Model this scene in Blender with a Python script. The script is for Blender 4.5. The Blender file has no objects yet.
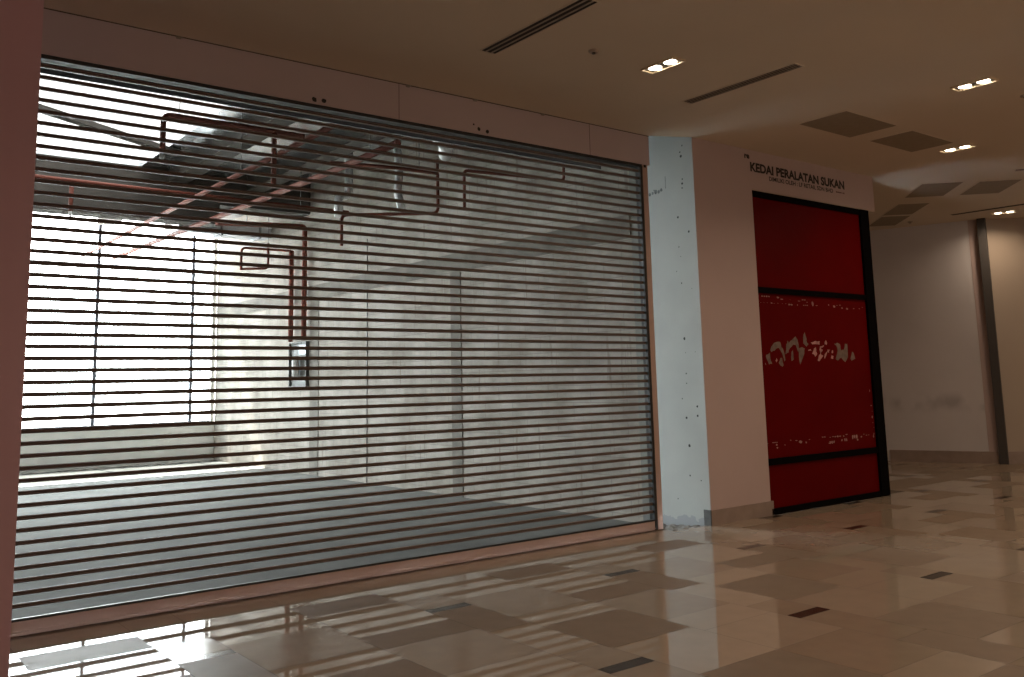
import bpy, bmesh, math, random
from mathutils import Vector, Matrix
random.seed(7)
WORLD = 42.0
DLS = [(5.55, -1.645, 16), (8.33, -2.93, 20), (10.58, -1.66, 16), (15.55, .02, 12), (2.2, -4.4, 16), (5.5, -5.6, 20), (1.0, -6.6, 16), (9.5, -6.0, 22), (13.5, -3.2, 26), (16.2, -3.2, 24)]
PTS = [(0.5, -10, 2.5, 62), (6, -10.8, 2.5, 62), (12, -9.8, 2.5, 75)]
S = bpy.context.scene
C = S.collection
PI = math.pi

# ------------------------------------------------------------------ helpers
def obj(name, bm, m, parent=None, smooth=False):
    me = bpy.data.meshes.new(name)
    if isinstance(bm, bmesh.types.BMesh):
        bm.normal_update()
        bm.to_mesh(me); bm.free()
    for mm in (m if isinstance(m, (list, tuple)) else [m]):
        me.materials.append(mm)
    if smooth:
        for p in me.polygons: p.use_smooth = True
    o = bpy.data.objects.new(name, me); C.objects.link(o)
    if parent: o.parent = parent
    return o

def thing(name, label, cat, loc=(0, 0, 0), rz=0.0, group=None):
    o = bpy.data.objects.new(name, None); C.objects.link(o)
    o.empty_display_size = .1
    o.location = loc; o.rotation_euler = (0, 0, rz)
    o['label'] = label; o['category'] = cat
    if group: o['group'] = group
    return o

def tag(o, label, cat, group=None):
    o['label'] = label; o['category'] = cat
    if group: o['group'] = group
    return o

def struct(name, bm, m, parent=None, label=None):
    o = obj(name, bm, m, parent)
    if parent is None: o['kind'] = 'structure'
    if label: o['label'] = label
    return o

def dup(root, loc, rz, label, group=None):
    r = root.copy(); C.objects.link(r); r.location = loc; r.rotation_euler = (0, 0, rz)
    r['label'] = label
    if group: r['group'] = group
    for ch in list(root.children):
        c = ch.copy(); C.objects.link(c); c.parent = r
        for g in ch.children:
            d = g.copy(); C.objects.link(d); d.parent = c
    return r

def box(bm, x0, x1, y0, y1, z0, z1, mi=0, M=None):
    v = [bm.verts.new((x, y, z)) for x in (x0, x1) for y in (y0, y1) for z in (z0, z1)]
    if M is not None:
        for a in v: a.co = M @ a.co
    for f in ((0, 1, 3, 2), (4, 6, 7, 5), (0, 4, 5, 1), (2, 3, 7, 6), (0, 2, 6, 4), (1, 5, 7, 3)):
        bm.faces.new([v[i] for i in f]).material_index = mi
    return bm

def BX(*a, **k): return box(bmesh.new(), *a, **k)

def quad(bm, pts, mi=0):
    f = bm.faces.new([bm.verts.new(p) for p in pts]); f.material_index = mi
    return f

def tube(bm, pts, r, n=10, cap=True):
    pts = [Vector(p) for p in pts]; rings = []
    for i, p in enumerate(pts):
        a = (pts[i] - pts[i-1]).normalized() if i else (pts[1] - pts[0]).normalized()
        b = (pts[i+1] - pts[i]).normalized() if i < len(pts) - 1 else a
        t = (a + b).normalized()
        k = 1 / max(.5, t.dot(b))
        up = Vector((0, 0, 1)) if abs(t.z) < .9 else Vector((1, 0, 0))
        if i == 0: u = t.cross(up).normalized()
        else: u = (u - t * u.dot(t)).normalized()
        w = t.cross(u)
        rings.append([bm.verts.new(p + (u * math.cos(2*PI*j/n) + w * math.sin(2*PI*j/n)) * r) for j in range(n)])
    for A, B in zip(rings, rings[1:]):
        for j in range(n):
            bm.faces.new((A[j], A[(j+1) % n], B[(j+1) % n], B[j])).smooth = True
    if cap:
        bm.faces.new(rings[0][::-1]); bm.faces.new(rings[-1])
    return bm

def bend(pts, r=.06, n=4):
    """round the corners of a pipe run"""
    pts = [Vector(p) for p in pts]; out = [pts[0]]
    for a, b, c in zip(pts, pts[1:], pts[2:]):
        d0 = (a - b); d1 = (c - b)
        q = min(r, d0.length * .45, d1.length * .45)
        p0 = b + d0.normalized() * q; p1 = b + d1.normalized() * q
        for i in range(n + 1):
            t = i / n
            out.append(p0 * (1-t)**2 + b * 2*t*(1-t) + p1 * t*t)
    return out + [pts[-1]]

def lathe(bm, prof, n=24, c=(0, 0, 0), mi=0):
    c = Vector(c); rings = []
    for r, z in prof:
        rings.append([bm.verts.new(c + Vector((r*math.cos(2*PI*i/n), r*math.sin(2*PI*i/n), z))) for i in range(n)])
    for A, B in zip(rings, rings[1:]):
        for i in range(n):
            f = bm.faces.new((A[i], A[(i+1) % n], B[(i+1) % n], B[i])); f.smooth = True; f.material_index = mi
    return rings

def disc_yz(bm, x, y, z, r, n=9):
    bm.faces.new([bm.verts.new((x, y + r*math.cos(2*PI*i/n)*random.uniform(.75, 1.1), z + r*math.sin(2*PI*i/n)*random.uniform(.75, 1.1))) for i in range(n)])
    return bm

def disc_xz(bm, x, y, z, r, n=9):
    bm.faces.new([bm.verts.new((x + r*math.cos(2*PI*i/n)*random.uniform(.75, 1.1), y, z + r*math.sin(2*PI*i/n)*random.uniform(.75, 1.1))) for i in range(n)])
    return bm

# ------------------------------------------------------------------ materials
def mat(name, col, rough=.6, metal=0., spec=.5, noise=0., nscale=4., bump=0., bscale=30., bdist=.004, coat=0.):
    m = bpy.data.materials.new(name); m.use_nodes = True
    nt = m.node_tree; b = nt.nodes['Principled BSDF']
    b.inputs['Base Color'].default_value = (*col, 1)
    b.inputs['Roughness'].default_value = rough
    b.inputs['Metallic'].default_value = metal
    b.inputs['Specular IOR Level'].default_value = spec
    tc = nt.nodes.new('ShaderNodeTexCoord')
    if noise:
        n = nt.nodes.new('ShaderNodeTexNoise'); n.inputs['Scale'].default_value = nscale
        n.inputs['Detail'].default_value = 6
        nt.links.new(tc.outputs['Object'], n.inputs['Vector'])
        r = nt.nodes.new('ShaderNodeValToRGB')
        r.color_ramp.elements[0].position = .3; r.color_ramp.elements[1].position = .7
        r.color_ramp.elements[0].color = (*[c*(1-noise) for c in col], 1)
        r.color_ramp.elements[1].color = (*[min(1, c*(1+noise*.6)) for c in col], 1)
        nt.links.new(n.outputs['Fac'], r.inputs['Fac'])
        nt.links.new(r.outputs['Color'], b.inputs['Base Color'])
    if bump:
        n2 = nt.nodes.new('ShaderNodeTexNoise'); n2.inputs['Scale'].default_value = bscale
        n2.inputs['Detail'].default_value = 4
        nt.links.new(tc.outputs['Object'], n2.inputs['Vector'])
        bp = nt.nodes.new('ShaderNodeBump'); bp.inputs['Strength'].default_value = bump
        bp.inputs['Distance'].default_value = bdist
        nt.links.new(n2.outputs['Fac'], bp.inputs['Height'])
        nt.links.new(bp.outputs['Normal'], b.inputs['Normal'])
    return m

def emis(name, col, s):
    m = bpy.data.materials.new(name); m.use_nodes = True
    nt = m.node_tree; b = nt.nodes['Principled BSDF']
    b.inputs['Base Color'].default_value = (*col, 1)
    b.inputs['Emission Color'].default_value = (*col, 1)
    b.inputs['Emission Strength'].default_value = s
    return m

def clear(name, tint, gloss, rough):
    """thin see-through sheet: tinted transparency under a faint reflection"""
    m = bpy.data.materials.new(name); m.use_nodes = True
    nt = m.node_tree; nt.nodes.clear()
    out = nt.nodes.new('ShaderNodeOutputMaterial')
    tr = nt.nodes.new('ShaderNodeBsdfTransparent'); tr.inputs['Color'].default_value = (*tint, 1)
    gl = nt.nodes.new('ShaderNodeBsdfGlossy'); gl.inputs['Roughness'].default_value = rough
    fr = nt.nodes.new('ShaderNodeFresnel'); fr.inputs['IOR'].default_value = 1.45
    mu = nt.nodes.new('ShaderNodeMath'); mu.operation = 'MULTIPLY'; mu.inputs[1].default_value = gloss
    mx = nt.nodes.new('ShaderNodeMixShader')
    nt.links.new(fr.outputs[0], mu.inputs[0]); nt.links.new(mu.outputs[0], mx.inputs[0])
    nt.links.new(tr.outputs[0], mx.inputs[1]); nt.links.new(gl.outputs[0], mx.inputs[2])
    nt.links.new(mx.outputs[0], out.inputs[0])
    return m

def block_wall(name):
    """grey blockwork with thin mortar joints, stains and cement smears (a wall in the YZ plane)"""
    m = bpy.data.materials.new(name); m.use_nodes = True
    nt = m.node_tree; b = nt.nodes['Principled BSDF']; L = nt.links.new
    tc = nt.nodes.new('ShaderNodeTexCoord'); sp = nt.nodes.new('ShaderNodeSeparateXYZ'); cb = nt.nodes.new('ShaderNodeCombineXYZ')
    L(tc.outputs['Object'], sp.inputs[0]); L(sp.outputs['Y'], cb.inputs['X']); L(sp.outputs['Z'], cb.inputs['Y'])
    br = nt.nodes.new('ShaderNodeTexBrick')
    br.inputs['Scale'].default_value = 1.0
    br.inputs['Brick Width'].default_value = .62; br.inputs['Row Height'].default_value = .21
    br.inputs['Mortar Size'].default_value = .005; br.inputs['Mortar Smooth'].default_value = .4
    br.inputs['Color1'].default_value = (.60, .565, .52, 1); br.inputs['Color2'].default_value = (.54, .505, .46, 1)
    br.inputs['Mortar'].default_value = (.40, .375, .335, 1); br.inputs['Bias'].default_value = -.1
    L(cb.outputs[0], br.inputs['Vector'])
    n = nt.nodes.new('ShaderNodeTexNoise'); n.inputs['Scale'].default_value = 1.3; n.inputs['Detail'].default_value = 9; n.inputs['Roughness'].default_value = .65
    L(cb.outputs[0], n.inputs['Vector'])
    r = nt.nodes.new('ShaderNodeValToRGB'); r.color_ramp.elements[0].position = .35; r.color_ramp.elements[1].position = .62
    r.color_ramp.elements[0].color = (.62, .60, .57, 1); r.color_ramp.elements[1].color = (1, 1, 1, 1)
    L(n.outputs['Fac'], r.inputs[0])
    mx = nt.nodes.new('ShaderNodeMix'); mx.data_type = 'RGBA'; mx.blend_type = 'MULTIPLY'; mx.inputs['Factor'].default_value = 1
    L(br.outputs['Color'], mx.inputs['A']); L(r.outputs[0], mx.inputs['B'])
    # vertical drips
    mp = nt.nodes.new('ShaderNodeMapping'); mp.inputs['Scale'].default_value = (7, .55, 1)
    L(cb.outputs[0], mp.inputs[0])
    n2 = nt.nodes.new('ShaderNodeTexNoise'); n2.inputs['Scale'].default_value = 1.5; n2.inputs['Detail'].default_value = 5
    L(mp.outputs[0], n2.inputs['Vector'])
    r2 = nt.nodes.new('ShaderNodeValToRGB'); r2.color_ramp.elements[0].position = .62; r2.color_ramp.elements[1].position = .70
    r2.color_ramp.elements[0].color = (1, 1, 1, 1); r2.color_ramp.elements[1].color = (.62, .58, .53, 1)
    L(n2.outputs['Fac'], r2.inputs[0])
    mx2 = nt.nodes.new('ShaderNodeMix'); mx2.data_type = 'RGBA'; mx2.blend_type = 'MULTIPLY'; mx2.inputs['Factor'].default_value = .8
    L(mx.outputs['Result'], mx2.inputs['A']); L(r2.outputs[0], mx2.inputs['B'])
    L(mx2.outputs['Result'], b.inputs['Base Color'])
    b.inputs['Roughness'].default_value = .9; b.inputs['Specular IOR Level'].default_value = .2
    return m

def reveal_paint(name):
    """white painted plaster, broken away to grey render just above the floor"""
    m = mat(name, (.305, .315, .288), .75, noise=.06, nscale=2.5, bump=.15, bscale=14)
    nt = m.node_tree; b = nt.nodes['Principled BSDF']; L = nt.links.new
    src = b.inputs['Base Color'].links[0].from_socket
    tc = nt.nodes.new('ShaderNodeTexCoord'); sp = nt.nodes.new('ShaderNodeSeparateXYZ')
    L(tc.outputs['Object'], sp.inputs[0])
    n = nt.nodes.new('ShaderNodeTexNoise'); n.inputs['Scale'].default_value = 11; n.inputs['Detail'].default_value = 5
    L(tc.outputs['Object'], n.inputs['Vector'])
    a = nt.nodes.new('ShaderNodeMath'); a.operation = 'MULTIPLY_ADD'; a.inputs[1].default_value = .22; a.inputs[2].default_value = -.055
    L(n.outputs['Fac'], a.inputs[0])
    lt = nt.nodes.new('ShaderNodeMath'); lt.operation = 'LESS_THAN'
    L(sp.outputs['Z'], lt.inputs[0]); L(a.outputs[0], lt.inputs[1])
    mx = nt.nodes.new('ShaderNodeMix'); mx.data_type = 'RGBA'
    L(lt.outputs[0], mx.inputs['Factor']); L(src, mx.inputs['A']); mx.inputs['B'].default_value = (.23, .24, .24, 1)
    L(mx.outputs['Result'], b.inputs['Base Color'])
    return m

def far_paint(name, col):
    """painted wall with a row of soft scuff marks at waist height"""
    m = mat(name, col, .7, noise=.05, nscale=1.2)
    nt = m.node_tree; b = nt.nodes['Principled BSDF']; L = nt.links.new
    src = b.inputs['Base Color'].links[0].from_socket
    tc = nt.nodes.new('ShaderNodeTexCoord'); sp = nt.nodes.new('ShaderNodeSeparateXYZ')
    L(tc.outputs['Object'], sp.inputs[0])
    n = nt.nodes.new('ShaderNodeTexNoise'); n.inputs['Scale'].default_value = 2.3; n.inputs['Detail'].default_value = 2
    L(tc.outputs['Object'], n.inputs['Vector'])
    d = nt.nodes.new('ShaderNodeMath'); d.operation = 'SUBTRACT'; d.inputs[1].default_value = 1.02; L(sp.outputs['Z'], d.inputs[0])
    ab = nt.nodes.new('ShaderNodeMath'); ab.operation = 'ABSOLUTE'; L(d.outputs[0], ab.inputs[0])
    mr = nt.nodes.new('ShaderNodeMapRange'); mr.inputs[1].default_value = .0; mr.inputs[2].default_value = .22; mr.inputs[3].default_value = 1; mr.inputs[4].default_value = 0
    mr.interpolation_type = 'SMOOTHSTEP'
    L(ab.outputs[0], mr.inputs[0])
    r = nt.nodes.new('ShaderNodeMapRange'); r.inputs[1].default_value = .42; r.inputs[2].default_value = .62; L(n.outputs['Fac'], r.inputs[0])
    mu = nt.nodes.new('ShaderNodeMath'); mu.operation = 'MULTIPLY'; L(mr.outputs[0], mu.inputs[0]); L(r.outputs[0], mu.inputs[1])
    mu2 = nt.nodes.new('ShaderNodeMath'); mu2.operation = 'MULTIPLY'; mu2.inputs[1].default_value = .5; L(mu.outputs[0], mu2.inputs[0])
    mx = nt.nodes.new('ShaderNodeMix'); mx.data_type = 'RGBA'
    L(mu2.outputs[0], mx.inputs['Factor']); L(src, mx.inputs['A']); mx.inputs['B'].default_value = (col[0]*.35, col[1]*.35, col[2]*.38, 1)
    L(mx.outputs['Result'], b.inputs['Base Color'])
    return m

M = {}
M['paint_pink'] = mat('painted plaster', (.48, .385, .37), .75, noise=.04, nscale=1.5, bump=.08, bscale=60, bdist=.002)
M['paint_pilaster'] = mat('mauve painted plaster', (.50, .315, .36), .75, noise=.04, nscale=1.5, bump=.08, bscale=60, bdist=.002)
M['paint_fascia'] = mat('fascia paint', (.47, .40, .41), .7, noise=.05, nscale=1.2)
M['ceiling'] = mat('ceiling plasterboard', (.67, .585, .475), .85, noise=.04, nscale=.8)
M['wall_shell'] = mat('corridor wall paint', (.62, .50, .42), .8, noise=.05, nscale=1)
M['reveal'] = reveal_paint('patched white reveal')
M['far'] = far_paint('far wall paint', (.62, .61, .63))
M['far2'] = mat('far wall warm paint', (.40, .34, .28), .7, noise=.04, nscale=1)
M['skirt'] = mat('stone skirting', (.30, .24, .21), .35, noise=.12, nscale=8)
M['skirt_dark'] = mat('skirting cut end', (.06, .06, .055), .8, noise=.3, nscale=20)
M['tile_polished'] = mat('polished beige porcelain', (.345, .280, .212), .03, spec=.85, noise=.05, nscale=6)
M['tile_mid'] = mat('satin beige porcelain', (.295, .233, .172), .13, spec=.6, noise=.06, nscale=7)
M['tile_dark'] = mat('matt brown porcelain', (.205, .155, .112), .46, spec=.28, noise=.10, nscale=7)
M['tile_accent'] = mat('dark brown accent tile', (.045, .033, .024), .16, spec=.5, noise=.2, nscale=14)
M['grout'] = mat('dark grout', (.085, .065, .05), .9)
M['threshold'] = mat('brown threshold', (.085, .055, .03), .6, noise=.4, nscale=14)
M['screed'] = mat('rough screed', (.15, .14, .12), .95, noise=.4, nscale=16, bump=.8, bscale=40, bdist=.01)
M['concrete_floor'] = mat('concrete slab', (.215, .215, .205), .85, spec=.12, noise=.22, nscale=1.4, bump=.15, bscale=25)
M['concrete'] = mat('concrete', (.27, .25, .22), .9, noise=.3, nscale=3)
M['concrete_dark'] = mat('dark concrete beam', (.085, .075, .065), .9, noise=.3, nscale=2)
M['sill'] = mat('plastered sill wall', (.84, .86, .84), .8, noise=.08, nscale=2)
M['block'] = block_wall('blockwork')
M['foil'] = mat('foil insulation', (.80, .84, .88), .20, metal=.9, noise=.2, nscale=1.2, bump=.16, bscale=1.6, bdist=.05)
M['bulk'] = mat('grey primed bulkhead', (.42, .47, .52), .7, noise=.06, nscale=1)
M['rod'] = mat('bronze anodised aluminium', (.145, .108, .09), .5, metal=.1, spec=.4)
M['bar'] = mat('painted shutter bar', (.42, .30, .25), .6, noise=.06, nscale=5)
M['black'] = mat('black channel', (.01, .009, .008), .5)
M['panel'] = clear('tinted polycarbonate', (.46, .44, .41), .16, .25)
M['glass'] = clear('window glass', (.92, .96, .97), .7, .02)
def frosted(name, c):
    m = bpy.data.materials.new(name); m.use_nodes = True
    nt = m.node_tree; nt.nodes.clear()
    o = nt.nodes.new('ShaderNodeOutputMaterial'); t = nt.nodes.new('ShaderNodeBsdfTranslucent'); t.inputs[0].default_value = (*c, 1)
    d = nt.nodes.new('ShaderNodeBsdfDiffuse'); d.inputs[0].default_value = (.5, .5, .5, 1)
    x = nt.nodes.new('ShaderNodeMixShader'); x.inputs[0].default_value = .3
    nt.links.new(t.outputs[0], x.inputs[1]); nt.links.new(d.outputs[0], x.inputs[2]); nt.links.new(x.outputs[0], o.inputs[0])
    return m
M['skyglass'] = frosted('frosted roof glazing', (.10, .103, .107))
M['mull'] = mat('aluminium mullion', (.22, .24, .30), .45, metal=.5)
M['red'] = mat('red panel', (.105, .0006, .0008), .5, spec=.05, noise=.10, nscale=1.3)
M['frame'] = mat('black aluminium frame', (.0025, .002, .0025), .6, spec=.03)
M['residue'] = mat('brown adhesive residue', (.17, .12, .095), .85, noise=.35, nscale=18)
M['residue_pink'] = mat('pale pink adhesive residue', (.46, .24, .22), .85, noise=.3, nscale=18)
M['speck'] = mat('pale adhesive specks', (.36, .20, .18), .85, noise=.3, nscale=24)
M['ink'] = mat('black vinyl lettering', (.006, .005, .006), .5)
M['ink_red'] = mat('dark red vinyl lettering', (.10, .018, .018), .5)
M['hole'] = mat('dark drill hole', (.02, .02, .018), .9)
M['smear'] = mat('grey smear', (.12, .13, .125), .9, noise=.5, nscale=30)
M['grille'] = mat('dark grille slot', (.012, .010, .009), .8)
M['grille_fin'] = mat('grille fin', (.42, .34, .27), .5)
M['panel_ceil'] = mat('brown grey ceiling panel', (.30, .25, .185), .8, noise=.08, nscale=12)
M['trim_metal'] = mat('white lamp trim', (.75, .62, .45), .35)
M['reflector'] = mat('lamp recess', (.05, .04, .03), .4)
M['lamp'] = emis('warm lamp disc', (1, .86, .66), 22)
M['pipe'] = mat('red oxide pipe', (.24, .062, .038), .65, noise=.12, nscale=6)
M['pipe_white'] = mat('white sprinkler head', (.7, .7, .68), .4)
M['steel'] = mat('grey steel', (.30, .32, .34), .45, metal=.5, noise=.1)
M['duct'] = mat('silver pipe lagging', (.80, .83, .84), .3, metal=.7, bump=.8, bscale=24, bdist=.02)
M['duct_grey'] = mat('galvanised duct', (.62, .66, .70), .4, metal=.4, noise=.1)
M['box'] = mat('grey cabinet', (.12, .125, .12), .6, noise=.15, nscale=5)
M['cyl'] = mat('white cylinder', (.78, .80, .78), .4)
M['jamb_dark'] = mat('dark grey rail', (.06, .055, .052), .75)
M['plate'] = mat('white plate', (.7, .68, .65), .5)

# ------------------------------------------------------------------ dimensions (metres; shutter front at Y = 0, corridor floor at Z = 0)
ZC = 4.15                                  # corridor ceiling
XR = 7.53                                  # shop side wall
FY = -.23                                  # front of the pillar and the red shopfront
SF = -.08                                  # unfinished shop floor
SC = 5.4                                   # shop roof

# ------------------------------------------------------------------ corridor floor: tiles laid in repeating strips
c1x = {-4: -3.27, -3: -1.6, -2: .07, -1: 1.737, 0: 3.405, 1: 5.055, 2: 6.69, 3: 8.285, 4: 9.87, 5: 11.46, 6: 13.05, 7: 14.64, 8: 16.23, 9: 17.82}
P_, D_, I_, A_ = 0, 2, 1, 3
far_up = []
y = -.25
seq1 = [(.1, -.52, P_), (-.52, -.87, P_), (-.87, -1.21, I_), (-1.21, -1.305, A_), (-1.305, -1.94, D_), (-1.94, -2.6, P_), (-2.6, -2.92, I_),
        (-2.92, -3.02, A_), (-3.02, -3.67, I_), (-3.67, -4.28, D_)]
seq1f = [(-.25, -.345, A_), (-.345, -.96, D_), (-.96, -1.265, P_), (-1.265, -1.365, A_), (-1.365, -1.98, D_), (-1.98, -2.6, P_), (-2.6, -2.92, I_),
         (-2.92, -3.02, A_), (-3.02, -3.67, I_), (-3.67, -4.28, D_)]
seq2 = [(-.0, -.47, P_), (-.47, -1.12, P_), (-1.12, -1.76, I_), (-1.76, -2.07, P_), (-2.07, -2.69, D_), (-2.69, -3.33, P_), (-3.33, -3.96, D_), (-3.96, -4.28, P_)]
seq3 = [(-.0, -.53, P_), (-.53, -.86, D_), (-.86, -1.52, P_), (-1.52, -1.83, D_), (-1.83, -2.47, I_), (-2.47, -2.80, P_), (-2.80, -3.33, P_), (-3.33, -3.95, I_), (-3.95, -4.28, P_)]
def extend(seq, up, dn):
    s = list(seq); y = s[0][0]; k = 0
    while y < 5.1:
        h, m = up[k % len(up)]; s.insert(0, (y + h, y, m)); y += h; k += 1
    y = seq[-1][1]; k = 0
    while y > -12:
        h, m = dn[k % len(dn)]; s.append((y, y - h, m)); y -= h; k += 1
    return s
U1 = [(.62, D_), (.315, P_), (.095, A_)]
D1 = [(.34, P_), (.095, A_), (.64, D_), (.64, P_)]
U2 = [(.62, D_), (.31, P_), (.64, I_), (.62, P_)]
strips = {1: extend(seq1, U1, D1), '1f': extend(seq1f, U1, D1), 2: extend(seq2, U2, U2), 3: extend(seq3, U2, U2)}
bm = bmesh.new(); g = .0016
for n in sorted(c1x)[:-1]:
    x1 = c1x[n]; nx = c1x[n+1]; k = (nx - x1) / 1.65
    for xa, xb, s in ((x1, x1 + .335*k, strips['1f' if n >= 3 else 1]), (x1 + .335*k, x1 + .995*k, strips[2]), (x1 + .995*k, nx, strips[3])):
        for yt, yb, m in s:
            lim = -.08 if xa < 6.8 else (-.17 if xa < 10.9 else 5.1)
            if yb >= lim: continue
            yt = min(yt, lim)
            quad(bm, [(xa+g, yb+g, 0), (xb-g, yb+g, 0), (xb-g, yt-g, 0), (xa+g, yt-g, 0)], m)
for xa, xb, ya, yb in ((-3.3, 6.99, -12, -.081), (6.99, 10.9, -12, -.172), (10.9, 18.9, -12, 5.1)):
    quad(bm, [(xa, ya, -.0012), (xb, ya, -.0012), (xb, yb, -.0012), (xa, yb, -.0012)], 4)
struct('floor', bm, [M['tile_polished'], M['tile_mid'], M['tile_dark'], M['tile_accent'], M['grout']], label='polished beige and brown tiled mall floor with small dark accent tiles')

# threshold under the shutter and the broken screed beside it
struct('trim_1', BX(-3.3, 7.03, -.081, .048, -.06, -.002), M['threshold'], label='dark brown threshold strip under the shutter')
bm = bmesh.new()
nx_, ny_ = 14, 22; grid = []
for i in range(nx_+1):
    row = []
    for j in range(ny_+1):
        X = 7.03 + .5*i/nx_; Y = -.235 + .78*j/ny_
        z = -.012 - .055*max(0, (j-3)/ny_) + random.uniform(-.012, .010)
        if Y < -.165: z = -.006
        row.append(bm.verts.new((X, Y, z)))
    grid.append(row)
for i in range(nx_):
    for j in range(ny_):
        bm.faces.new((grid[i][j], grid[i+1][j], grid[i+1][j+1], grid[i][j+1]))
struct('trim_2', bm, M['screed'], label='rough broken screed between shutter and pillar')

# ------------------------------------------------------------------ corridor ceiling
bm = bmesh.new()
pts = [(-3.3, -12), (18.9, -12), (18.9, 5.1), (11.0, 5.1), (11.0, -.1), (7.60, -.1), (7.53, -.23), (7.09, .0), (-3.3, .0)]
lo = [bm.verts.new((x, y, ZC)) for x, y in pts]; hi = [bm.verts.new((x, y, ZC + .02)) for x, y in pts]
bm.faces.new(lo[::-1]); bm.faces.new(hi)
for i in range(len(pts)):
    j = (i+1) % len(pts); bm.faces.new((lo[i], lo[j], hi[j], hi[i]))
struct('ceiling', bm, M['ceiling'], label='plasterboard mall ceiling')

# ------------------------------------------------------------------ corridor walls
struct('wall_left', BX(-3.3, .935, -1.1, -.75, 0, ZC), M['paint_pilaster'], label='mauve painted wall end at the left edge')
struct('wall_left_return', BX(-3.3, .62, -.75, .0, 0, ZC), M['paint_pilaster'])
bm = bmesh.new()
box(bm, -3.3, 7.09, 0, .004, 3.818, ZC)
box(bm, -3.3, 7.09, .004, .10, 3.83, ZC)
fas = struct('wall_fascia', bm, M['paint_fascia'], label='painted fascia above the shutter')
for x, z, r in ((4.752, 3.903, .011), (4.81, 3.868, .021), (4.909, 3.858, .021), (3.146, 3.855, .024), (3.232, 3.858, .024)):
    obj('bolt_hole', disc_xz(bmesh.new(), x, -.0015, z, r, 9), M['hole'], fas)
for x in (6.216, 3.95):
    obj('panel_joint', BX(x - .0025, x + .0025, -.0012, .001, 3.816, ZC - .001), M['grout'], fas)
obj('shadow_joint', BX(-3.3, 7.088, -.004, .0, ZC - .008, ZC - .0005), M['grout'], fas)
# little torn stubs of old fixings where fascia meets ceiling
for x in (2.02, 4.02, 4.75, 5.57):
    b = bmesh.new(); box(b, x, x + .035, -.012, 0, ZC - .022, ZC - .002); box(b, x + .02, x + .05, -.008, 0, ZC - .012, ZC - .002)
    obj('fixing_stub', b, M['concrete'], fas)
# pillar + lintel over the red shopfront: one continuous L-shaped face
bm = bmesh.new()
box(bm, 7.5308, 8.54, FY, -.02, 0, ZC)
box(bm, 8.54, 11.15, FY, -.02, 3.685, ZC)
pil = struct('wall_pillar', bm, M['paint_pink'], label='pink painted pillar and lintel beside the red shopfront')
obj('drip_edge', BX(8.54, 11.14, FY + .003, FY + .03, 3.668, 3.685), M['grille_fin'], pil)
struct('wall_block_side', BX(10.95, 11.14, -.019, 5.1, 0, ZC), M['wall_shell'])
struct('wall_block_back', BX(8.54, 10.95, -.14, -.05, 0, 3.685), M['black'])
bm = bmesh.new(); box(bm, 7.526, 8.575, FY - .012, FY, 0, .155)
sk = struct('baseboard_pillar', bm, M['skirt'], label='stone skirting along the pillar foot')
obj('cut_end', BX(7.512, 7.526, FY - .012, -.15, 0, .158), M['skirt_dark'], sk)

# ------------------------------------------------------------------ reveal between shutter and pillar
rev = struct('wall_reveal', BX(XR, XR + .12, -.2295, .75, SF, SC), M['reveal'], label='patched white reveal beside the shutter')
HOLES = [(-0.088, 4.087, 0.010), (-0.053, 4.019, 0.010), (-0.065, 3.97, 0.017), (-0.069, 3.709, 0.010), (-0.063, 3.66, 0.014), (-0.06, 3.61, 0.010), (0.022, 3.294, 0.014),
 (-0.125, 3.113, 0.014), (0.028, 2.961, 0.009), (0.009, 2.852, 0.006), (0.079, 2.692, 0.006), (0.015, 2.557, 0.009), (-0.127, 2.485, 0.005), (0.014, 1.951, 0.017),
 (0.006, 1.796, 0.005), (-0.129, 1.8, 0.005), (0.013, 1.573, 0.009), (0.013, 1.468, 0.008), (0.085, 1.304, 0.008), (-0.119, 1.222, 0.013), (-0.119, 1.122, 0.014),
 (0.037, 1.101, 0.014), (0.017, 0.807, 0.018), (0.027, 0.494, 0.010), (-0.122, 0.451, 0.008), (0.214, 0.238, 0.008)]
for y, z, r in HOLES:
    obj('drill_hole', disc_yz(bmesh.new(), XR - .0015, y, z, r), M['hole'], rev)
for y, z, r in ((.43, 3.622, .022), (.385, 3.63, .02), (.335, 3.637, .026), (.29, 3.63, .024), (.25, 3.645, .022), (.36, 3.66, .012)):
    obj('cement_smear', disc_yz(bmesh.new(), XR - .0013, y, z, r, 7), M['smear'], rev)
obj('scratch', BX(XR - .0012, XR, .18, .187, 3.65, 3.79), M['smear'], rev)

# ------------------------------------------------------------------ far end of the corridor
def wall_seg(bm, a, b, t, z0, z1):
    a = Vector((*a, 0)); b = Vector((*b, 0)); d = (b - a).normalized(); nrm = Vector((d.y, -d.x, 0))
    if nrm.dot(Vector((0, -6.65, 0)) - a) > 0: nrm = -nrm
    q = [a, b, b + nrm * t, a + nrm * t]
    lo = [bm.verts.new((p.x, p.y, z0)) for p in q]; hi = [bm.verts.new((p.x, p.y, z1)) for p in q]
    bm.faces.new(lo); bm.faces.new(hi[::-1])
    for i in range(4):
        j = (i+1) % 4; bm.faces.new((lo[i], hi[i], hi[j], lo[j]))
    return bm
FA, FB = (14.35, 5.1), (15.90, .56)
struct('wall_far', wall_seg(bmesh.new(), FA, FB, .2, 0, 4.7), M['far'], label='grey painted wall at the far end of the corridor')
GA, GB = (15.87, .62), (18.7, -2.0)
struct('wall_far_right', wall_seg(bmesh.new(), GA, GB, .2, 0, 4.7), M['far2'], label='warm lit wall at the far right')
bm = bmesh.new(); u = Vector((FB[0]-FA[0], FB[1]-FA[1], 0)).normalized(); nn = Vector((u.y, -u.x, 0))
if nn.dot(Vector((-FA[0], -6.65-FA[1], 0))) < 0: nn = -nn
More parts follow.
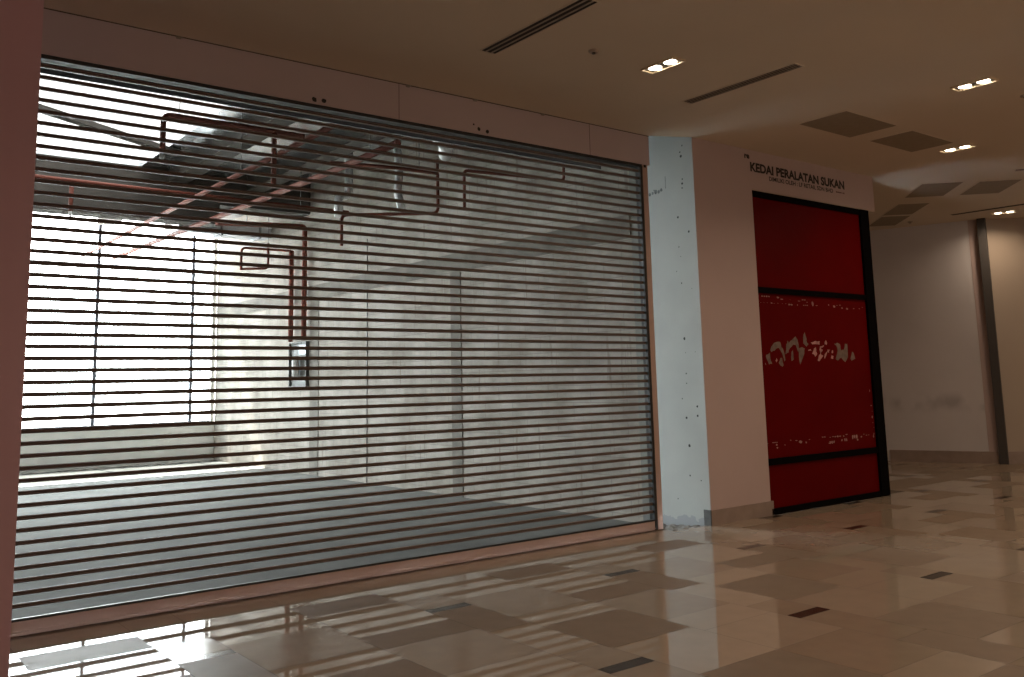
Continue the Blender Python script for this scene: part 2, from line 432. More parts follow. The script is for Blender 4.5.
def off(p, k, s=0): return (p[0] + nn.x*k + u.x*s, p[1] + nn.y*k + u.y*s)
# pale corner post and the dark shutter rail in front of the wall end
struct('trim_3', wall_seg(bmesh.new(), off(FB, .006, -.21), off(FB, .006, -.07), .05, 0, ZC), M['paint_pink'], label='pale corner strip of the far wall')
struct('trim_4', wall_seg(bmesh.new(), off(FB, .09, -.06), off(FB, .09, .07), .12, 0, ZC), M['jamb_dark'], label='dark grey shutter rail at the far wall corner')
struct('baseboard_far', wall_seg(bmesh.new(), off(FA, .045, 3.02), off(FB, .045, -.07), .045, 0, .2), M['skirt'], label='skirting of the far wall')
v = Vector((GB[0]-GA[0], GB[1]-GA[1], 0)).normalized(); mm = Vector((v.y, -v.x, 0))
if mm.dot(Vector((-GA[0], -6.65-GA[1], 0))) < 0: mm = -mm
struct('baseboard_far_right', wall_seg(bmesh.new(), (GA[0]+mm.x*.02+v.x*.12, GA[1]+mm.y*.02+v.y*.12), (GB[0]+mm.x*.02, GB[1]+mm.y*.02), .02, 0, .2), M['skirt'])
# enclosing walls out of view
struct('wall_near', BX(-3.3, 18.9, -12.2, -12, 0, 4.7), M['wall_shell'])
struct('wall_end_left', BX(-3.5, -3.3, -12, 0, 0, 4.7), M['wall_shell'])
struct('wall_end_right', BX(18.7, 18.9, -12, -1.9, 0, 4.7), M['wall_shell'])
struct('wall_far_back', BX(7.66, 14.6, 5.1, 5.2, 0, 4.7), M['wall_shell'])


# socket plate low on the far wall
sx, sy = off(FA, .004, 2.94)
t = thing('floor_socket', 'small white socket plate low on the far wall beside the red shopfront', 'socket', (sx, sy, .0), math.atan2(u.y, u.x))
obj('plate', BX(-.05, .05, -.03, .0, .0, .2), M['plate'], t)
obj('socket_hole', BX(-.018, .018, -.034, -.028, .06, .13), M['black'], t)

# ------------------------------------------------------------------ rolling shutter
sh = thing('roller_shutter', 'wide closed see-through roller shutter of thin brown bars across the empty shop', 'shutter', (4, .04, 0))
def sx_(bm):
    for v_ in bm.verts: v_.co -= Vector((4, .04, 0))
    return bm
X0, X1 = .2, 6.934
Z0 = .178
bm = bmesh.new()
prof = [(.010, -.0145), (.000, -.0120), (-.004, -.0070), (.003, -.0012), (.003, .0012), (-.004, .0070), (.000, .0120), (.010, .0145), (.030, .0120), (.030, -.0120)]
A = [bm.verts.new((X0, y, z)) for y, z in prof]; B = [bm.verts.new((X1, y, z)) for y, z in prof]
bm.faces.new(A); bm.faces.new(B[::-1])
for i in range(len(prof)):
    j = (i+1) % len(prof); bm.faces.new((A[i], B[i], B[j], A[j]))
for v_ in bm.verts: v_.co -= Vector((4, .02, 0))
slat0 = obj('slat', bm, M['rod'])
bm = bmesh.new(); quad(bm, [(X0 - 4, -.006, .010), (X1 - 4, -.006, .010), (X1 - 4, -.006, .0695), (X0 - 4, -.006, .0695)])
pan0 = obj('clear_panel', bm, M['panel'])
NS = 46; zz = Z0
for k in range(NS):
    s_ = slat0 if k == 0 else slat0.copy()
    p_ = pan0 if k == 0 else pan0.copy()
    if k: C.objects.link(s_); C.objects.link(p_)
    s_.parent = sh; s_.location = (0, 0, zz)
    p_.parent = s_
    zz += .0772 + .0043 * k / 45
obj('head_shadow_gap', sx_(BX(X0, 7.045, .004, .10, 3.79, 3.828)), M['black'], sh)['label'] = 'black strip for the shadow gap under the fascia'  # black strip stands in for the shade in the gap below the fascia
bm = bmesh.new(); quad(bm, [(X0, .03, .102), (X1, .03, .102), (X1, .03, Z0 - .010), (X0, .03, Z0 - .010)])
pan_low = obj('clear_panel', sx_(bm), M['panel'], sh)
bm = bmesh.new()
box(bm, X0, 6.934, .002, .045, .012, .086); box(bm, X0, 6.934, -.004, .004, .010, .022); box(bm, X0, 6.934, .006, .04, -.0018, .012)
obj('bottom_bar', sx_(bm), M['bar'], sh)
obj('bar_lip', sx_(BX(X0, 6.934, .006, .036, .0861, .102)), M['black'], sh)
bm = bmesh.new(); box(bm, 6.972, 7.045, -.005, .09, .0, 3.815)
obj('guide_rail', sx_(bm), M['bar'], sh)
bm = bmesh.new(); box(bm, 6.935, 6.972, -.004, .07, .0, 3.80)
obj('guide_channel', sx_(bm), M['black'], sh)['label'] = 'black brush channel of the guide rail'
bm = bmesh.new(); box(bm, 6.99, 7.02, -.012, -.004, 3.785, 3.812)
obj('rail_bracket', sx_(bm), M['hole'], sh)
bm = bmesh.new(); tube(bm, [(X0, .17, 3.97), (7.0, .17, 3.97)], .085, 16)
obj('roller_drum', sx_(bm), M['black'], sh)

# ------------------------------------------------------------------ red boarded shopfront
rs = thing('red_shopfront', 'dark red closed shopfront in a black frame with peeled white lettering', 'shopfront', (9.75, FY, 0))
def rx(bm):
    for v_ in bm.verts: v_.co -= Vector((9.75, FY, 0))
    return bm
RZ = ((.068, .540, 'lower'), (.610, 2.478, 'middle'), (2.540, 3.600, 'upper'))
for a, b, w in RZ:
    o = obj('red_panel', rx(BX(8.545, 10.775, FY + .012, FY + .03, a, b)), M['red'], rs)
    if w == 'middle':
        mid = o; o['label'] = 'middle red panel with peeled lettering residue'
fr = 'frame_bar'
for x0, x1, z0, z1 in ((8.541, 10.955, 3.595, 3.667), (8.541, 10.78, 2.474, 2.542), (8.541, 10.78, .538, .612), (8.541, 10.955, .004, .070)):
    obj(fr, rx(BX(x0, x1, FY - .012, FY + .05, z0, z1)), M['frame'], rs)
obj('frame_post', rx(BX(10.762, 10.955, FY - .02, FY + .09, .001, 3.667)), M['frame'], rs)
BROWN= [[(8.633, 1.768), (8.705, 1.794), (8.705, 1.733), (8.736, 1.665), (8.673, 1.657), (8.632, 1.727)], [(8.714, 1.826), (8.762, 1.879), (8.833, 1.915), (8.91, 1.916), (8.923, 1.857), (8.959, 1.828), (8.985, 1.703), (8.964, 1.686), (8.935, 1.78), (8.874, 1.849), (8.793, 1.815), (8.734, 1.797)], [(8.891, 1.733), (8.925, 1.739), (8.946, 1.65), (8.919, 1.633), (8.856, 1.674)], [(8.994, 1.78), (9.019, 1.888), (9.05, 1.936), (9.076, 1.906), (9.14, 1.943), (9.209, 1.986), (9.245, 1.95), (9.267, 1.817), (9.245, 1.799), (9.204, 1.883), (9.154, 1.889), (9.09, 1.846), (9.054, 1.792), (9.007, 1.775)], [(9.115, 1.805), (9.143, 1.829), (9.145, 1.715), (9.103, 1.697)], [(9.26, 1.847), (9.333, 1.86), (9.383, 1.848), (9.365, 1.781), (9.269, 1.651), (9.255, 1.709)], [(9.358, 1.903), (9.362, 1.976), (9.401, 2.04), (9.424, 1.977), (9.424, 1.94), (9.465, 1.898), (9.42, 1.864)], [(9.996, 1.909), (10.063, 1.919), (10.127, 1.897), (10.14, 1.821), (10.197, 1.834), (10.23, 1.911), (10.282, 1.911), (10.276, 1.745), (10.211, 1.679), (10.128, 1.733), (10.058, 1.701), (10.005, 1.72), (10.062, 1.821), (10.037, 1.884)], [(10.329, 1.72), (10.376, 1.81), (10.417, 1.778), (10.437, 1.72), (10.349, 1.697)]]
PINK= [[(9.504, 1.916), (9.601, 1.936), (9.696, 1.933), (9.691, 1.893), (9.533, 1.895)], [(9.802, 1.926), (9.826, 1.947), (9.848, 1.914), (9.83, 1.888), (9.798, 1.894)], [(9.443, 1.83), (9.495, 1.837), (9.514, 1.818), (9.451, 1.816)], [(9.57, 1.849), (9.603, 1.862), (9.607, 1.807), (9.625, 1.782), (9.578, 1.745), (9.551, 1.776), (9.52, 1.782)], [(9.688, 1.869), (9.776, 1.888), (9.763, 1.869), (9.708, 1.856), (9.748, 1.832), (9.7, 1.795), (9.719, 1.77), (9.749, 1.758), (9.667, 1.696), (9.626, 1.702), (9.654, 1.757), (9.688, 1.782), (9.679, 1.832)], [(9.808, 1.795), (9.852, 1.839), (9.899, 1.833), (9.872, 1.789), (9.841, 1.805), (9.777, 1.723), (9.769, 1.745)], [(9.907, 1.727), (9.93, 1.768), (9.966, 1.758), (9.955, 1.72)], [(9.928, 1.802), (9.959, 1.827), (9.965, 1.805), (9.937, 1.789)], [(8.801, 1.704), (8.82, 1.733), (8.835, 1.698), (8.818, 1.68)], [(8.598, 1.669), (8.616, 1.677), (8.621, 1.654)]]
SPECKS= [(8.686, 2.439, 0.168, 0.023), (8.557, 2.437, 0.021, 0.01), (8.918, 2.433, 0.065, 0.033), (8.992, 2.418, 0.065, 0.02), (9.155, 2.418, 0.018, 0.007), (8.595, 2.362, 0.021, 0.008), (8.647, 2.363, 0.025, 0.008), (8.71, 2.366, 0.021, 0.007), (8.794, 2.365, 0.042, 0.018), (8.84, 2.363, 0.026, 0.008), (8.911, 2.367, 0.026, 0.011), (8.997, 2.366, 0.017, 0.008), (9.062, 2.367, 0.026, 0.008), (9.153, 2.359, 0.099, 0.024), (9.295, 2.359, 0.022, 0.022), (9.332, 2.408, 0.068, 0.011), (9.424, 2.426, 0.103, 0.014), (9.49, 2.4, 0.032, 0.014), (9.451, 2.362, 0.114, 0.019), (9.603, 2.388, 0.051, 0.082), (9.684, 2.367, 0.052, 0.011), (9.937, 2.382, 0.029, 0.028), (10.056, 2.367, 0.054, 0.039), (10.114, 2.383, 0.034, 0.011), (10.183, 2.388, 0.04, 0.02), (10.226, 2.355, 0.04, 0.037), (10.332, 2.345, 0.05, 0.037), (10.487, 2.356, 0.036, 0.017), (10.613, 2.36, 0.041, 0.012), (10.686, 2.379, 0.037, 0.012), (8.541, 2.356, 0.021, 0.052), (8.561, 0.781, 0.034, 0.008), (8.695, 0.783, 0.107, 0.018), (8.725, 0.755, 0.043, 0.031), (8.732, 0.722, 0.034, 0.023), (8.876, 0.746, 0.022, 0.018), (8.987, 0.793, 0.035, 0.013), (9.098, 0.783, 0.054, 0.016), (9.173, 0.762, 0.068, 0.048), (9.282, 0.752, 0.037, 0.032), (9.35, 0.781, 0.042, 0.011), (9.64, 0.795, 0.086, 0.022), (9.771, 0.784, 0.039, 0.014), (9.833, 0.788, 0.049, 0.014), (9.907, 0.787, 0.098, 0.025), (9.981, 0.787, 0.05, 0.019), (9.806, 0.727, 0.117, 0.049), (9.751, 0.716, 0.048, 0.019), (10.012, 0.737, 0.035, 0.042), (10.096, 0.739, 0.075, 0.056), (10.121, 0.801, 0.055, 0.022), (10.056, 0.783, 0.035, 0.028), (10.296, 0.764, 0.128, 0.085), (10.355, 0.725, 0.041, 0.034), (10.443, 0.756, 0.047, 0.034), (10.502, 0.785, 0.026, 0.017), (10.585, 0.769, 0.095, 0.011), (10.716, 0.749, 0.032, 0.058), (10.708, 1.317, 0.026, 0.053), (10.718, 1.13, 0.033, 0.028), (10.727, 1.059, 0.02, 0.018), (10.721, 0.989, 0.033, 0.053), (10.727, 0.918, 0.019, 0.021), (10.741, 0.855, 0.02, 0.021), (10.729, 0.777, 0.026, 0.035)]

def polys(name, L, m, lab):
    for p in L:
        bm = bmesh.new(); vs = []
        for i, (x, z) in enumerate(p):
            x2, z2 = p[(i+1) % len(p)]
            vs.append((x, z))
            vs.append(((x+x2)/2 + random.uniform(-.009, .009), (z+z2)/2 + random.uniform(-.009, .009)))
        f = bm.faces.new([bm.verts.new((x, FY + .0105, z)) for x, z in vs]); f.normal_update()
        if f.normal.y > 0: f.normal_flip()
        bmesh.ops.triangulate(bm, faces=bm.faces[:])
        obj(name, rx(bm), m, mid)['label'] = lab
polys('lettering_residue', BROWN, M['residue'], 'brown torn residue of a removed letter')
polys('lettering_residue', PINK, M['residue_pink'], 'pale pink torn residue in the middle of the word')
bm = bmesh.new()
for x, z, w, h in SPECKS:
    # every larger fleck breaks up into a few torn bits
    n_ = max(1, int(w / .035)) if w > h else max(1, int(h / .05))
    for q in range(n_):
        t_ = (q + .5) / n_ - .5
        cx_, cz_ = (x + t_*w, z) if w > h else (x, z + t_*h)
        ww, hh = (w / n_ * .5, h * .42) if w > h else (w * .5, h / n_ * .42)
        a0 = random.uniform(0, 6)
        bm.faces.new([bm.verts.new((cx_ + ww*math.cos(-a0 - 2*PI*i/7)*random.uniform(.5, 1.15), FY + .0104, cz_ + hh*math.sin(-a0 - 2*PI*i/7)*random.uniform(.5, 1.15))) for i in range(7)])
o = obj('sticker_residue', rx(bm), M['speck'], mid); o['label'] = 'pale flecks of sticker edge around the panel'; o['kind'] = 'stuff'

# ------------------------------------------------------------------ sign lettering on the lintel
sg = thing('sign_lettering', 'black sign lettering KEDAI PERALATAN SUKAN on the lintel above the red shopfront', 'sign', (9.5, FY, 3.9))
def text(name, body, x0, x1, z0, z1, m, bold=0., dy=-.0015):
    """one line of lettering stretched to its measured box, each word a part"""
    words = body.split(' '); spans = []
    cu = bpy.data.curves.new(name, 'FONT'); cu.size = 1; cu.offset = bold; cu.resolution_u = 4
    tmp = bpy.data.objects.new(name + '_tmp', cu); C.objects.link(tmp)
    def mesh(t):
        cu.body = t; bpy.context.view_layer.update()
        dg = bpy.context.evaluated_depsgraph_get(); dg.update()
        return bpy.data.meshes.new_from_object(tmp.evaluated_get(dg))
    def ext(me): return [q.co.x for q in me.vertices], [q.co.y for q in me.vertices]
    full = mesh(body); X_, Y_ = ext(full); ax, bx_, ay, by = min(X_), max(X_), min(Y_), max(Y_)
    for i, wd in enumerate(words):
        me = mesh(wd); right = max(ext(mesh(' '.join(words[:i+1])))[0]); sh_ = right - max(ext(me)[0])
        for q in me.vertices:
            q.co = (x0 + (q.co.x + sh_ - ax) / (bx_ - ax) * (x1 - x0) - 9.5, dy, z0 + (q.co.y - ay) / (by - ay) * (z1 - z0) - 3.9)
        me.name = name; me.materials.clear(); me.materials.append(m)
        o = bpy.data.objects.new(name, me); C.objects.link(o); o.parent = sg
    bpy.data.objects.remove(tmp); bpy.data.curves.remove(cu)
text('shop_name_word', 'KEDAI PERALATAN SUKAN', 8.532, 10.462, 3.894, 4.008, M['ink'], .042)
text('owner_line_word', 'DIMILIKI OLEH : LF RETAIL SDN BHD', 8.88, 10.198, 3.822, 3.876, M['ink'], .024)
text('small_mark', 're', 8.434, 8.530, 4.040, 4.092, M['ink'], .06)
bm = bmesh.new(); xx = 10.266
for w, h in ((.012, .022), (.020, .016), (.020, .016), (.020, .018), (.020, .016), (.014, .006), (.020, .016), (.012, .022)):
    box(bm, xx - 9.5, xx + w - 9.5, -.0015, -.0005, 3.846 - h/2 - 3.9, 3.846 + h/2 - 3.9); xx += w + .007
obj('registration_mark', bm, M['ink_red'], sg)['label'] = 'tiny dark red characters at the end of the owner line'

# ------------------------------------------------------------------ ceiling fittings
def make_downlight(label, loc, rz):
    t = thing('downlight', label, 'light', loc, rz, 'twin downlights in the corridor ceiling')
    bm = bmesh.new()      # thin trim frame around the recess: long side along local Y
    w, l = .075, .185
    for a in ((-w, -w+.008, -l, l), (w-.008, w, -l, l), (-w+.008, w-.008, -l, -l+.008), (-w+.008, w-.008, l-.008, l)):
        box(bm, a[0], a[1], a[2], a[3], -.016, .0)
    obj('trim', bm, M['trim_metal'], t)
    obj('recess', BX(-w+.008, w-.008, -l+.008, l-.008, -.0035, -.0005), M['reflector'], t)
    for s in (-1, 1):
        bm = bmesh.new()
        r = lathe(bm, [(.056, -.0035), (.054, -.007), (.046, -.0085)], 22, (0, s*.086, 0))
        bm.faces.new(r[-1][::-1])
        obj('lamp', bm, M['lamp'], t)
    return t
dl = make_downlight('twin downlight nearest, above the right end of the roller shutter', (5.55, -1.645, ZC), 0)
DL = [(5.55, -1.645, 0), (8.33, -2.93, 0), (10.58, -1.66, 0), (15.55, .02, .38)]
for i, (x, y, r, lab) in enumerate(((8.33, -2.93, .0, 'upper right twin downlight, nearer the camera than the ceiling panels'), (10.58, -1.66, .0, 'twin downlight beside the right end of the two near ceiling panels'), (15.55, .02, .30, 'farthest twin downlight, near the far wall under the dark ceiling slot'))):
    dup(dl, (x, y, ZC), r, lab)

def make_vent(label, loc, l, rz=0, w=.16, nslot=3):
    t = thing('linear_air_vent', label, 'vent', loc, rz, 'linear air vents in the corridor ceiling')
    h = w/2
    bm = bmesh.new()
    for a in ((-h, -h+.012, -l/2, l/2), (h-.012, h, -l/2, l/2), (-h+.012, h-.012, -l/2, -l/2+.012), (-h+.012, h-.012, l/2-.012, l/2)):
        box(bm, a[0], a[1], a[2], a[3], -.005, 0)
    obj('vent_frame', bm, M['ceiling'], t)
    obj('dark_slot', BX(-h+.012, h-.012, -l/2+.012, l/2-.012, -.002, -.0003), M['grille'], t)
    for k in range(1, nslot):
        x = -h + w*k/nslot
        fw = .007 if nslot < 4 else .0028
        obj('fin', BX(x-fw, x+fw, -l/2+.012, l/2-.012, -.007, -.0021), M['grille_fin'], t)
    return t
make_vent('long slotted air vent at the top edge, above the middle of the shutter', (4.155, -1.66, ZC), 1.24)
make_vent('long slotted air vent between the nearest downlight and the ceiling panels', (6.53, -1.68, ZC), 1.27, 0, .14, 4)
make_vent('thin dark air slot by the far wall beside the farthest downlight', (15.09, -.40, ZC), 2.1, .07, .15, 1)
make_vent('short dark air slot at the right edge above the far ceiling panels', (12.56, -1.72, ZC), .5, .5, .14, 2)

def make_panel(label, loc, w, l, rz=0):
    t = thing('ceiling_panel', label, 'ceiling panel', loc, rz, 'grey ceiling access panels')
    obj('panel_sheet', BX(-w/2, w/2, -l/2, l/2, -.006, -.0005), M['panel_ceil'], t)
    bm = bmesh.new(); h, k = w/2, l/2
    for a in ((-h-.018, -h, -k-.018, k+.018), (h, h+.018, -k-.018, k+.018), (-h, h, -k-.018, -k), (-h, h, k, k+.018)):
        box(bm, a[0], a[1], a[2], a[3], -.004, -.0003)
    obj('panel_frame', bm, M['ceiling'], t)
    return t
make_panel('square grey ceiling panel, the nearer of the two before the red shop sign', (8.565, -1.495, ZC), .94, .55)
make_panel('square grey ceiling panel beside the twin downlight, right of the nearest panel', (9.83, -1.51, ZC), .90, .50)
make_panel('far ceiling panel, upper left of the group of four', (12.72, -.25, ZC), .54, .95, -.83)
make_panel('far ceiling panel, rightmost of the group of four', (13.27, -.80, ZC), .54, .92, -.83)
make_panel('far ceiling panel, third from the right in the group of four', (13.82, .78, ZC), .46, .96, -.80)
make_panel('far ceiling panel, half hidden behind the shop sign', (14.62, 1.53, ZC), .46, .96, -.80)

def make_detector(label, loc):
    t = thing('smoke_detector', label, 'smoke detector', loc)
    bm = bmesh.new(); r = lathe(bm, [(.042, 0), (.042, -.012), (.030, -.020)], 20); bm.faces.new(r[-1][::-1])
    obj('detector_body', bm, M['grille_fin'], t)
    bm = bmesh.new(); r = lathe(bm, [(.016, -.020), (.014, -.030)], 14); bm.faces.new(r[-1][::-1])
    obj('detector_tip', bm, M['reflector'], t)
make_detector('small round smoke detector left of the nearest downlight', (4.84, -1.555, ZC))
make_detector('small round smoke detector at the far wall edge of the ceiling', (15.02, 1.36, ZC))
make_detector('small round smoke detector at the right edge of the picture', (9.12, -3.04, ZC))

# ------------------------------------------------------------------ the empty shop behind the shutter
XL, YB = -1.0, 14.4
struct('floor_shop', BX(XL, 7.75, .049, YB + .2, SF - .1, SF), M['concrete_floor'], label='bare concrete floor of the empty shop')
struct('wall_shop_right', BX(XR, XR + .12, .75, YB, SF, SC), M['block'], label='grey blockwork side wall of the empty shop')
struct('wall_shop_left', BX(XL - .12, XL, .1, YB, SF, SC), M['concrete'])
struct('wall_back', BX(XL, XR, YB, YB + .2, SF, .77), M['sill'], label='low plastered wall under the shop windows')
struct('wall_above_fascia', BX(XL, 7.08, .75, .77, 3.93, SC), M['bulk'], label='grey bulkhead inside above the shutter')
struct('wall_front_left', BX(-1.2, .19, .10, .2, SF, SC), M['concrete'])
SKX, SKY0, SKY1 = 4.35, 5.0, 9.4
bm = bmesh.new()
box(bm, SKX, XR + .12, -.1, YB + .2, SC, SC + .1); box(bm, XL, SKX, -.1, SKY0, SC, SC + .1); box(bm, XL, SKX, SKY1, YB + .2, SC, SC + .1)
struct('ceiling_shop', bm, M['foil'], label='shop ceiling lined with shiny foil')
bm = BX(XL, 7.05, .11, .17, 4.05, SC); box(bm, 7.05, XR + .13, .11, .17, 4.6, SC)
struct('wall_void', bm, M['bulk'])
struct('ceiling_slab', BX(-3.5, 18.9, -12.2, .11, 4.7, 4.8), M['concrete'])
struct('ceiling_slab_far', BX(7.66, 18.9, .11, 5.2, 4.7, 4.8), M['concrete'])
# concrete ring beam and stiffener posts cast into the blockwork
struct('trim_5', BX(XR - .012, XR, .76, YB - .02, 3.17, 3.45), M['concrete'], label='dark concrete ring beam along the block wall')
struct('trim_6', BX(XR - .010, XR, 8.98, 9.34, SF, 3.17), M['concrete'], label='concrete post behind the red riser pipes')
struct('trim_7', BX(XR - .010, XR, 4.29, 4.55, SF, 3.17), M['concrete'], label='concrete post in the middle of the block wall')
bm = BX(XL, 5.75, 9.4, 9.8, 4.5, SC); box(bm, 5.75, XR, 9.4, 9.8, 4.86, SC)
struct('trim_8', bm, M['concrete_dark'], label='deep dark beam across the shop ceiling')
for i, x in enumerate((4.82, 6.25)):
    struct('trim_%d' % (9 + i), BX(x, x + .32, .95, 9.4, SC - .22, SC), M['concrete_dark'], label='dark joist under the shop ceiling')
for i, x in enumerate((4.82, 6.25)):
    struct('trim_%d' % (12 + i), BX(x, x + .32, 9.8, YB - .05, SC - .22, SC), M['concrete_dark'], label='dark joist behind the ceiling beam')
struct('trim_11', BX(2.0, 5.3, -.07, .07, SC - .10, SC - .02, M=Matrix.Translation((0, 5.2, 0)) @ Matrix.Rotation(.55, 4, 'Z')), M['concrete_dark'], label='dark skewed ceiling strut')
bm = bmesh.new(); quad(bm, [(XL, SKY0, SC + .05), (SKX, SKY0, SC + .05), (SKX, SKY1, SC + .05), (XL, SKY1, SC + .05)])
struct('window_2', bm, M['skyglass'], label='bright roof light in the shop ceiling')
# window wall
win = bpy.data.objects.new('window_1', None); C.objects.link(win); win['kind'] = 'structure'; win['label'] = 'bright full width shop window'
win.location = (0, YB, 0)
xs = [7.48, 6.98, 4.91, 2.84, .77, XL]
for x in xs[1:-1]:
    obj('mullion', BX(x - .035, x + .035, .05, .11, .77, SC), M['mull'], win)
obj('frame_post', BX(7.44, 7.53, .02, .14, .77, SC), M['sill'], win)
obj('sill_bar', BX(XL, 7.42, .03, .14, .77, .83), M['mull'], win)
obj('transom', BX(XL, 7.42, .06, .10, 4.28, 4.33), M['mull'], win)
obj('transom', BX(XL, 7.42, .07, .09, 3.92, 3.94), M['mull'], win)
for a, b in zip(xs, xs[1:]):
    obj('pane', BX(b + .036, a - .036 if a < 7.4 else 7.419, .078, .082, .831, 4.279), M['glass'], win)

# electrical box with a white cylinder on the block wall
t = thing('wall_box', 'dark grey wall box holding a white cylinder below the red riser pipes', 'wall box', (XR, 9.75, 1.54))
bm = bmesh.new(); box(bm, -.03, -.001, -.36, .42, 0, .86)
for a in ((-.36, -.34), (.40, .42)): box(bm, -.07, -.03, a[0], a[1], 0, .86)
box(bm, -.07, -.03, -.34, .40, .84, .86); box(bm, -.07, -.03, -.34, .40, 0, .02)
obj('box_shell', bm, M['box'], t)
bm = bmesh.new(); r = lathe(bm, [(.03, .60), (.045, .58), (.07, .55), (.07, .22), (.045, .20)], 18, (-.11, -.0, 0)); bm.faces.new(r[-1]); bm.faces.new(r[0][::-1])
obj('cylinder', bm, M['cyl'], t)['label'] = 'white cylinder standing in the box'
bm = bmesh.new(); box(bm, -.04, -.029, -.30, .02, .62, .80)
obj('cover_plate', bm, M['steel'], t)

# sprinkler pipes: each run a thing
def pipe(label, runs, r=.03, heads=(), hangers=(), round_=.09):
    p0 = Vector(runs[0][0])
    t = thing('sprinkler_pipe', label, 'pipe', p0, 0, 'red sprinkler pipes in the empty shop')
    for run in runs:
        obj('pipe_run', tube(bmesh.new(), [p - p0 for p in bend(run, round_)], r), M['pipe'], t)
    for h in heads:
        bm = bmesh.new(); lathe(bm, [(.012, .05), (.03, .04), (.03, .0), (.012, -.02), (.045, -.05), (.045, -.058)], 12, Vector(h) - p0)
        obj('sprinkler_head', bm, M['pipe_white'], t)
    for x, y, z in hangers:
        obj('hanger_rod', tube(bmesh.new(), [Vector((x, y, z)) - p0, Vector((x, y, SC)) - p0], .006, 6), M['steel'], t)
    return t
pipe('red ceiling main running back into the shop, the left of the long pair', [[(4.45, 1.0, 4.4), (4.45, 13.9, 4.4)]], .036, hangers=((4.45, 2.6, 4.4), (4.45, 5.0, 4.4)))
pipe('red ceiling main running back into the shop, the right of the long pair', [[(5.42, 2.5, 4.4), (5.42, 4.2, 4.4), (5.26, 9.1, 4.4), (5.08, 13.9, 4.4)]], .044, hangers=((5.42, 3.2, 4.4),), round_=.3)
pipe('red cross pipe with an elbow and drop, topmost left behind the shutter', [[(2.785, 2.857, 3.96), (2.785, 2.857, 4.4), (4.37, 2.857, 4.4)], [(4.01, 2.857, 4.4), (4.01, 2.857, 3.75)]], .030, heads=((2.785, 2.857, 3.93),), hangers=((2.95, 2.857, 4.4),))
pipe('red cross pipe in front of the dark ceiling beam', [[(-.9, 6.95, 4.5), (7.2, 7.19, 4.5)], [(2.79, 7.09, 4.47), (2.79, 7.09, 4.04)]], .030, heads=((2.79, 7.09, 4.02),), hangers=((1.2, 7.02, 4.5), (6.3, 7.15, 4.5)))
pipe('red pipe loop beside the riser pipes near the back of the shop', [[(6.40, 10.0, 3.77), (6.40, 10.0, 4.20), (7.40, 10.0, 4.21)], [(6.40, 10.0, 3.79), (6.935, 10.0, 3.83), (6.935, 10.0, 4.33)]], .024, hangers=((6.935, 10.0, 4.33),))
pipe('left red riser pipe coming down to the wall box', [[(7.44, 10.05, 2.42), (7.44, 10.05, 4.22)]], .05)
pipe('right red riser pipe coming down to the wall box', [[(7.44, 9.45, 2.42), (7.44, 9.45, 4.62), (5.55, 9.0, 4.45)]], .05)
pipe('red pipe with two drops crossing to the block wall, behind the middle of the shutter', [[(7.2, 4.37, 4.83), (7.2, 4.37, 4.02), (6.052, 5.194, 4.02), (6.052, 5.194, 3.56)], [(7.2, 4.36, 4.62), (6.51, 4.427, 4.63), (5.50, 4.45, 4.58)]], .024, hangers=((6.9, 4.40, 4.62),))
pipe('red pipe with two ends near the upper right of the shutter', [[(7.2, 1.54, 4.16), (7.2, 1.54, 3.965), (5.86, 1.76, 3.965), (5.86, 1.76, 3.52)]], .018, round_=.05, hangers=((7.2, 1.54, 4.16),))

# silver lagged pipe stubs hanging below the roof
def stub(label, pts, r=.06):
    p0 = Vector(pts[0]); t = tag(obj('lagged_pipe', tube(bmesh.new(), [Vector(p) - p0 for p in bend(pts, .1)], r, 12), M['duct']), label, 'pipe', 'silver lagged pipe ends')
    t.location = p0
stub('silver lagged pipe end hanging by the block wall, right one', [(6.72, 4.75, 5.39), (6.68, 4.60, 4.55), (6.56, 4.45, 4.30), (6.58, 4.36, 4.0)])
stub('silver lagged pipe end hanging by the block wall, left one', [(6.9, 6.6, 5.39), (6.9, 6.6, 4.66), (6.66, 6.5, 4.60), (6.64, 6.45, 4.25)], .07)
stub('crumpled silver lagging on the red main near the shutter top', [(5.72, 2.2, 5.39), (5.75, 2.2, 4.50), (5.98, 2.3, 4.42), (6.1, 2.5, 4.34)], .09)
t = thing('air_duct', 'pale grey square air duct crossing under the shop roof near the back', 'duct', (6.5, 11.3, 4.62))
obj('duct_body', BX(-.95, .95, -.22, .22, 0, .26), M['duct_grey'], t)
for x in (-.9, -.1, .7): obj('flange', BX(x - .02, x + .02, -.25, .25, -.03, .29), M['steel'], t)
for x in (-.5, .5): obj('hanger_rod', BX(x - .008, x + .008, -.008, .008, .26, SC - 4.62), M['steel'], t)
# thin conduit down the block wall
tag(obj('conduit', tube(bmesh.new(), [(XR - .006, 7.13, -.08), (XR - .006, 7.11, 4.05)], .007, 8), M['steel']), 'thin dark conduit running down the block wall', 'conduit')

# outside: paved ground beyond the windows
struct('ground', BX(-60, 60, YB + .2, 90, -.5, -.3), mat('pale paving', (.7, .7, .7), .8, noise=.1), label='pale ground outside the windows')

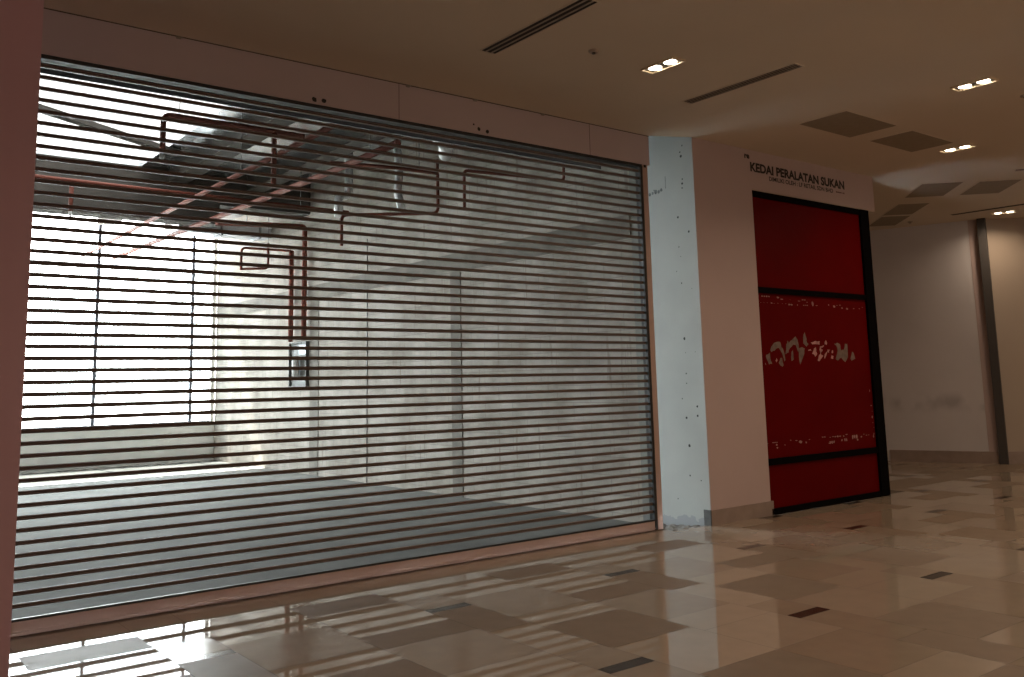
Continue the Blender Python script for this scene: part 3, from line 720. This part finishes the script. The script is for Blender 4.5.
# ------------------------------------------------------------------ light
w = bpy.data.worlds.new('World'); S.world = w; w.use_nodes = True
bg = w.node_tree.nodes['Background']; bg.inputs[0].default_value = (.87, .94, 1.0, 1); bg.inputs[1].default_value = WORLD
def area(name, loc, rot, size, energy, col, shape='DISK', size_y=None, spread=PI):
    l = bpy.data.lights.new(name, 'AREA'); l.shape = shape; l.size = size; l.energy = energy; l.color = col; l.spread = spread
    if size_y: l.size_y = size_y
    o = bpy.data.objects.new(name, l); C.objects.link(o); o.location = loc; o.rotation_euler = rot
    return o
p = area('window_portal', (3.2, YB + .13, 3.08), (-PI/2, 0, 0), 8.3, 1, (1, 1, 1), 'RECTANGLE', 4.6)
p.data.cycles.is_portal = True
WARM = (1.0, .74, .52)
for x, y, z, e in PTS:  # added point lamps behind the camera, soft fill for walls and ceiling
    l = bpy.data.lights.new('corridor_fill', 'POINT'); l.energy = e; l.color = (1, .80, .66); l.shadow_soft_size = .35
    o = bpy.data.objects.new('corridor_fill', l); C.objects.link(o); o.location = (x, y, z)
sl = bpy.data.lights.new('Sun', 'SUN'); sl.energy = 100; sl.angle = .01; sl.color = (1, .97, .92)
so = bpy.data.objects.new('Sun', sl); C.objects.link(so); so.location = (0, 30, 40)
so.rotation_euler = Vector((.05, -math.cos(math.radians(60)), -math.sin(math.radians(60)))).to_track_quat('-Z', 'Y').to_euler()
for i, (x, y, e) in enumerate(DLS):
    area('downlight_lamp', (x, y, ZC - .02), (0, 0, 0), .22, e, WARM, spread=math.radians(150))

# ------------------------------------------------------------------ camera
f, pp = 904.749, 256.301
cam = bpy.data.cameras.new('Camera'); co = bpy.data.objects.new('Camera', cam); C.objects.link(co)
cam.sensor_fit = 'HORIZONTAL'; cam.sensor_width = 36; cam.lens = 36 * f / 1024
cam.shift_y = -(338.5 - pp) / 1024
cam.clip_start = .05; cam.clip_end = 300
yaw, pit, rol = map(math.radians, (37.8513954, 8.0499128, -1.30069009))
F = Vector((math.sin(yaw)*math.cos(pit), math.cos(yaw)*math.cos(pit), math.sin(pit)))
Rt = Vector((math.cos(yaw), -math.sin(yaw), 0)); U = Rt.cross(F)
r_ = Rt*math.cos(rol) + U*math.sin(rol); u_ = -Rt*math.sin(rol) + U*math.cos(rol)
co.matrix_world = Matrix(((r_.x, u_.x, -F.x, 0), (r_.y, u_.y, -F.y, -6.65), (r_.z, u_.z, -F.z, 1.5), (0, 0, 0, 1)))
S.camera = co
S.view_settings.view_transform = 'Standard'; S.view_settings.look = 'None'; S.view_settings.exposure = 0
S.cycles.max_bounces = 10; S.cycles.transparent_max_bounces = 24; S.cycles.diffuse_bounces = 5
S.cycles.caustics_reflective = False; S.cycles.caustics_refractive = False
S.cycles.sample_clamp_indirect = 6
